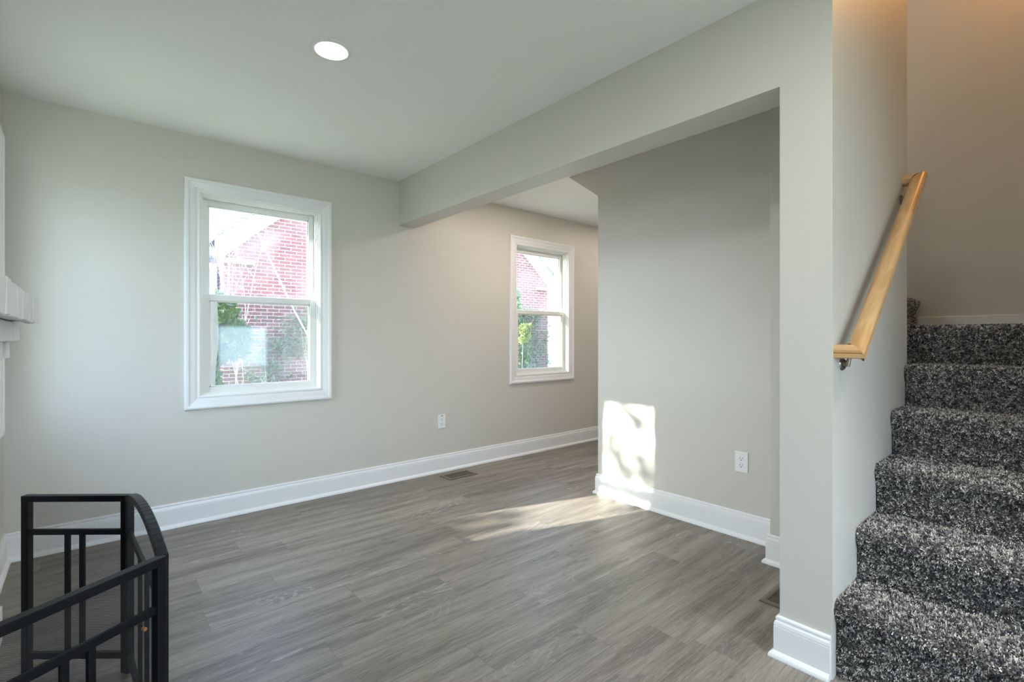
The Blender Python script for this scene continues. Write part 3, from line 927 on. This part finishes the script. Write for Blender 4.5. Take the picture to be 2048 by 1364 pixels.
def bar(bm, A, B, w, n, th):
    """flat bar from A to B, w wide in the panel, th thick along n"""
    A, B = Vector(A), Vector(B); d = (B - A).normalized(); s = d.cross(n).normalized()
    v = [bm.verts.new(p) for p in [P + s * (a * w / 2) + n * (b * th / 2) for P in (A, B) for a, b in ((-1, -1), (1, -1), (1, 1), (-1, 1))]]
    for f in ((0, 1, 2, 3), (7, 6, 5, 4), (0, 4, 5, 1), (1, 5, 6, 2), (2, 6, 7, 3), (3, 7, 4, 0)): bm.faces.new([v[i] for i in f])


def panel(name, A, B, arch, uprights):
    A, B = Vector(A), Vector(B); org = Vector(t.location); A = A - org; B = B - org
    d = (B - A).normalized(); L = (B - A).length; n = d.cross(Vector((0, 0, 1))).normalized(); w = .021; up = Vector((0, 0, 1))
    def top(s): return ZT - w / 2 + (arch * (1 - (2 * s / L - 1) ** 2) if arch else 0)
    bm = bmesh.new()
    for s in (w / 2, L - w / 2): bar(bm, A + d * s + up * .0, A + d * s + up * (ZT - .001), w, n, .024)
    N = 20 if arch else 1
    for k in range(N):
        s0, s1 = L * k / N, L * (k + 1) / N
        bar(bm, A + d * s0 + up * top(s0), A + d * (s1 + (.001 if k < N - 1 else 0)) + up * top(s1), w, n, .0245)
    bar(bm, A + d * w + up * .055, A + d * (L - w) + up * .055, w, n, .016)
    fr = obj(name, bm, M['iron'], t, bevel=.0025, seg=2)
    zc = .4745
    bm = bmesh.new(); bar(bm, A + d * w * .8 + up * zc, A + d * (L - w * .8) + up * zc, .019, n, .012); obj('cross_bar', bm, M['iron'], fr, bevel=.002)
    for q in uprights:
        bm = bmesh.new(); bar(bm, A + d * (L * q) + up * .06, A + d * (L * q) + up * (zc - .008), .015, n, .011); obj('upright', bm, M['iron'], fr, bevel=.002)
    # wire net on the hearth side of the bars
    bm = bmesh.new(); uvl = bm.loops.layers.uv.new('UVMap'); K = 24
    for k in range(K):
        s0, s1 = w * .5 + (L - w) * k / K, w * .5 + (L - w) * (k + 1) / K
        q = [(s0, .05), (s1, .05), (s1, top(s1)), (s0, top(s0))]
        f = bm.faces.new([bm.verts.new(A + d * s + up * z + n * .0075) for s, z in q])
        for lp, uv in zip(f.loops, q): lp[uvl].uv = uv
    me = bpy.data.meshes.new('wire_net'); bm.to_mesh(me); bm.free(); link_mesh('wire_net', me, M['net'], fr)
    return fr, A, d, n


panel('side_panel', pc, pa, 0, (.415, .555))
panel('center_panel', pa, pb, .046, (.40, .60))
fr, A_, d_, n_ = panel('side_panel', pb, pd_, 0, (.445, .585))
for hx in (pa, pb):
    for z in (.12, .47):
        bm = bmesh.new(); tube(bm, [hx - Vector(t.location) + Vector((0, 0, z)), hx - Vector(t.location) + Vector((0, 0, z + .045))], [.007, .007], 10)
        obj('hinge', bm, M['iron'], t)
bm = bmesh.new(); tube(bm, [A_ + d_ * .045 + Vector((0, 0, .443)) - n_ * .004, A_ + d_ * .045 + Vector((0, 0, .443)) + n_ * .006], [.0045, .004], 8); obj('rust_spot', bm, M['rust'], fr)


# ------------------------------------------------------------------ outside: ground, neighbour's house, trees and shrubs
GZ = -.75
struct('lawn', boxes((-40, 40, D + .2, 60, GZ - .3, GZ), (-40, XL - .2, -30, D + .2, GZ - .3, GZ), (XL - .2, 40, -30, YF - .2, GZ - .3, GZ)), M['lawn'])

YG = 10.2; HX0, HX1, EZ, PZ = 1.865, 10.14, 2.80, 6.15
house = thing('brick_house', 'red brick gabled house with white rake boards, seen through both windows', 'house', (6, YG, GZ))
house.location = (0, 0, 0)
PX = (HX0 + HX1) / 2; sl = (PZ - EZ) / (PX - HX0)
bm = bmesh.new()
pts = [(HX0, GZ), (HX1, GZ), (HX1, EZ), (PX, PZ), (HX0, EZ)]
a = [bm.verts.new((x, YG, z)) for x, z in pts]; b = [bm.verts.new((x, YG + 7, z)) for x, z in pts]
bm.faces.new(a); bm.faces.new(list(reversed(b)))
for k in range(5): bm.faces.new((a[k], a[(k + 1) % 5], b[(k + 1) % 5], b[k]))
obj('gable_wall', bm, M['brick'], house)
for s in (1, -1):
    xe = HX0 - .14 if s > 0 else HX1 + .14; ze = EZ + .12
    def R(x): return ze + (x - xe) * sl * s
    pkx = PX; pkz = R(PX)
    bm = bmesh.new()
    a = [bm.verts.new((x, YG - .16, z)) for x, z in ((xe, ze), (pkx, pkz), (pkx, pkz + .1), (xe, ze + .1))]; b = [bm.verts.new((v.co.x, YG + 7.2, v.co.z)) for v in a]
    bm.faces.new(a); bm.faces.new(list(reversed(b)))
    for k in range(4): bm.faces.new((a[k], a[(k + 1) % 4], b[(k + 1) % 4], b[k]))
    obj('roof', bm, M['shingle'], house)
    # rake board with a curved foot and a short return
    n = 14; ou = []; inn = []
    for k in range(n + 1):
        f = k / n; x = xe + (pkx - xe) * f; ou.append((x, R(x) + .02))
        wdt = .36 + .34 * max(0, 1 - f * 9) ** 2
        inn.append((x, max(R(x) - wdt, ze - .42)))
    bm = bmesh.new()
    A0 = [bm.verts.new((x, YG - .13, z)) for x, z in ou]; B0 = [bm.verts.new((x, YG - .13, z)) for x, z in inn]
    A1 = [bm.verts.new((x, YG + .01, z)) for x, z in ou]; B1 = [bm.verts.new((x, YG + .01, z)) for x, z in inn]
    for k in range(n):
        bm.faces.new((A0[k], A0[k + 1], B0[k + 1], B0[k])); bm.faces.new((B0[k], B0[k + 1], B1[k + 1], B1[k])); bm.faces.new((A0[k], A1[k], A1[k + 1], A0[k + 1]))
    bm.faces.new((A0[0], B0[0], B1[0], A1[0]))
    x1 = xe + s * .62
    box(bm, min(xe, x1), max(xe, x1), YG - .12, YG, ze - .42, ze - .34)
    obj('rake_board', bm, M['fascia'], house)
# main block behind, to the left, with its roof falling towards us
MX0, MY = -4.5, 11.0
obj('side_wing', boxes((MX0, HX0 + .1, MY, MY + 6, GZ, 2.55)), M['brick'], house)
bm = bmesh.new()
v = [bm.verts.new(p) for p in ((MX0 - .2, MY - .3, 2.55), (HX0 + 1.5, MY - .3, 2.55), (HX0 + 1.5, MY + 3, 5.2), (MX0 - .2, MY + 3, 5.2), (MX0 - .2, MY - .3, 2.68), (HX0 + 1.5, MY - .3, 2.68), (HX0 + 1.5, MY + 3, 5.33), (MX0 - .2, MY + 3, 5.33))]
for q in ((3, 2, 1, 0), (4, 5, 6, 7), (0, 1, 5, 4), (1, 2, 6, 5), (2, 3, 7, 6), (3, 0, 4, 7)): bm.faces.new([v[i] for i in q])
obj('wing_roof', bm, M['shingle'], house)
obj('eave_board', boxes((MX0 - .2, HX0 - .16, MY - .36, MY - .28, 2.42, 2.66)), M['fascia'], house)
obj('corner_board', boxes((HX0 - .42, HX0 - .05, YG + .35, YG + .55, GZ, 2.5)), M['fascia'], house)


def blob_leaves(c, r, n, rs, shell=.55):
    p = rs.normal(size=(n, 3)); p /= np.linalg.norm(p, axis=1)[:, None]
    p *= (shell + (1 - shell) * rs.uniform(0, 1, (n, 1)) ** .6)
    return np.array(c) + p * np.array(r)


def shrub(name, label, cat, blobs, size, mat, stem, group=None, rs=rng):
    t = thing(name, label, cat, (0, 0, 0), group=group)
    quads('foliage', np.concatenate([leaves(blob_leaves(c, r, n, rs), size, rs) for c, r, n in blobs]), mat, t)
    for pts, rad in stem:
        bm = bmesh.new(); tube(bm, pts, rad, 7); obj('stem', bm, M['bark'], t)
    return t


shrub('evergreen_shrub', 'dark evergreen shrub low in the left part of the large window', 'shrub',
      [((0.90, 6.25, .05), (.30, .4, 1.0), 1900), ((1.10, 6.5, 1.12), (.40, .4, .30), 1100), ((0.98, 6.0, 1.3), (.26, .4, .36), 900), ((1.10, 6.2, .0), (.34, .4, .55), 1100), ((1.05, 6.2, -.35), (.45, .4, .45), 900)], .055, M['leaf'],
      [([(1.0, 6.35, GZ), (1.05, 6.4, .3), (1.15, 6.5, 1.1)], [.05, .04, .015])])
shrub('holly_shrub', 'tall dark green holly at the left side of the farther window', 'shrub',
      [((6.46, 7.4, .45), (.25, .4, 1.2), 1900), ((6.40, 7.5, 1.70), (.20, .3, .55), 600), ((6.50, 7.2, -.15), (.32, .4, .7), 1000)], .055, M['leaf'],
      [([(6.45, 7.4, GZ), (6.45, 7.45, .8), (6.42, 7.5, 2.0)], [.06, .045, .015])])
shrub('yellow_shrub', 'small sunlit yellow-green bush in front of the holly', 'shrub',
      [((6.32, 7.02, 1.30), (.09, .1, .11), 150), ((6.42, 7.05, 1.18), (.10, .1, .12), 150), ((6.28, 7.0, 1.10), (.10, .1, .07), 80), ((6.44, 7.0, 1.36), (.06, .08, .06), 50)], .04, M['leaf_yellow'], [([(6.35, 7.1, GZ), (6.36, 7.1, .4), (6.35, 7.05, 1.2)], [.012, .008, .004])])
# ivy climbing the brick gable
t = thing('ivy', 'ivy spreading over the lower brick gable wall', 'ivy', (0, 0, 0))
pc_ = []
for cx, cz, rx, rz, n in ((9.3, .9, .95, .95, 1300), (8.9, 1.75, .9, .22, 520), (9.6, -.2, .8, .6, 1000), (8.3, .4, .5, 1.0, 900), (3.3, 1.35, .42, .28, 420), (3.0, .95, .4, .22, 300), (4.85, 1.0, .35, .35, 380), (4.0, -.15, .5, .5, 420), (2.6, .4, .5, 1.0, 700)):
    q = np.stack([rng.normal(cx, rx * .5, n), YG - rng.uniform(.01, .14, n), rng.normal(cz, rz * .5, n)], axis=1); pc_.append(q[(q[:, 2] > GZ) & (q[:, 0] < HX1 + .02)])
quads('foliage', leaves(np.concatenate(pc_), .05, rng), M['ivy'], t)
for x in (8.4, 9.2, 9.7, 3.2, 4.8):
    bm = bmesh.new(); tube(bm, [(x, YG - .01, GZ), (x + .1, YG - .012, .4), (x - .05, YG - .012, 1.3)], [.012, .009, .004], 5); obj('stem', bm, M['bark'], t)


def branchy(bm, p, d, L, r, depth, rs, bend=.25, spread=.8):
    p = Vector(p); d = Vector(d).normalized(); pts = [p.copy()]; rad = [r]
    n = 5
    for k in range(n):
        d = (d + Vector((rs.uniform(-1, 1), rs.uniform(-1, 1), rs.uniform(-.6, 1))) * bend * .5).normalized()
        p = p + d * (L / n); pts.append(p.copy()); rad.append(r * (1 - .75 * (k + 1) / n))
        if depth > 0 and k >= 1:
            for _ in range(1 if k < n - 1 else 2):
                e = (d + Vector((rs.uniform(-1, 1), rs.uniform(-1, 1), rs.uniform(-.4, .9))) * spread).normalized()
                branchy(bm, p, e, L * rs.uniform(.4, .62), rad[-1] * .7, depth - 1, rs, bend, spread)
    tube(bm, pts, rad, 5 if r > .01 else 4)


# sunlit bare stems between the window and the brick house
t = thing('bare_shrub', 'bare pale stems criss-crossing in front of the brick house outside the large window', 'shrub', (0, 0, 0))
bm = bmesh.new(); r2 = random.Random(21)
for (x, y, dx, dz, L, r) in ((1.75, 6.6, -.25, 1, 2.9, .011), (2.0, 7.0, .35, .9, 2.3, .010), (1.5, 6.2, .55, .8, 1.9, .009), (1.35, 6.9, .05, 1, 3.4, .012)):
    branchy(bm, (x, y, GZ), (dx, .05, dz), L, r, 2, r2, .22, .75)
tube(bm, [(1.36, 6.2, 2.6), (1.66, 6.3, 2.0), (1.95, 6.4, 1.45), (2.15, 6.45, 1.1)], [.007, .009, .010, .010], 5)
obj('twigs', bm, M['twig'], t)
t = thing('garden_tree', 'curved grey tree trunk at the left edge of the large window', 'tree', (0, 0, 0))
bm = bmesh.new()
tube(bm, [(.92, 5.2, GZ), (.86, 5.2, -.1), (.80, 5.2, .5), (.815, 5.2, .85), (.845, 5.2, 1.15), (.835, 5.2, 1.45), (.75, 5.2, 1.9), (.60, 5.25, 2.6), (.4, 5.3, 3.4)], [.10, .085, .075, .07, .066, .062, .058, .05, .03], 12)
obj('trunk', bm, M['bark'], t)
bm = bmesh.new(); r3 = random.Random(5)
for z, dx in ((1.9, .5), (2.4, -.5), (2.9, .4), (3.2, -.1)): branchy(bm, (.75 - (z - 1.9) * .22, 5.22, z), (dx, .2, .7), 1.5, .018, 2, r3)
obj('branches', bm, M['twig'], t)
# bare tree to the right of the neighbour's house
t = thing('bare_tree', 'leafless tree against the white sky beyond the brick house', 'tree', (0, 0, 0))
bm = bmesh.new(); r4 = random.Random(9)
tube(bm, [(17.6, 16.0, GZ), (17.6, 16.0, 1.0), (17.7, 16, 2.6)], [.16, .13, .1], 10)
obj('trunk', bm, M['bark'], t)
bm = bmesh.new()
for dx, dz in ((-.5, .9), (-.9, .6), (.2, 1), (-.2, 1.0), (.6, .7)): branchy(bm, (17.68, 16, 2.3), (dx, 0, dz), 3.4, .06, 3, r4, .3, .8)
obj('branches', bm, M['bark'], t)
# tree on the sunny side whose leaves dapple the light that comes through the left window
t = thing('sunny_side_tree', 'leafy tree out of sight to the left that dapples the patch of sun', 'tree', (0, 0, 0))
rs5 = np.random.default_rng(3)
ray = lambda tt, yy, zz: np.array([XL - tt, yy + .305 * tt, zz + .400 * tt])
pcs = [blob_leaves(ray(5.6, 3.04, .64), (.5, 1.1, .26), 1100, rs5, .1)]
for k in range(34): pcs.append(blob_leaves(ray(6.0, rs5.uniform(2.75, 3.35), rs5.uniform(1.2, 2.0)), (.2, .07, .06), 11, rs5, .1))
pcs += [blob_leaves(ray(6.0, 3.0, 2.0), (.4, .5, .07), 70, rs5, .1), blob_leaves(ray(6.2, 3.1, 3.2), (1.3, 1.3, .8), 900, rs5, .3)]
quads('foliage', leaves(np.concatenate(pcs), .06, rs5), M['leaf'], t)
bm = bmesh.new(); q = ray(6.0, 2.3, 1.2)
tube(bm, [(q[0], q[1] - .6, GZ), (q[0], q[1] - .5, 1.5), (q[0], q[1] - .4, 3.2), (q[0] - .2, q[1], 4.6)], [.14, .11, .09, .04], 9)
obj('trunk', bm, M['bark'], t)
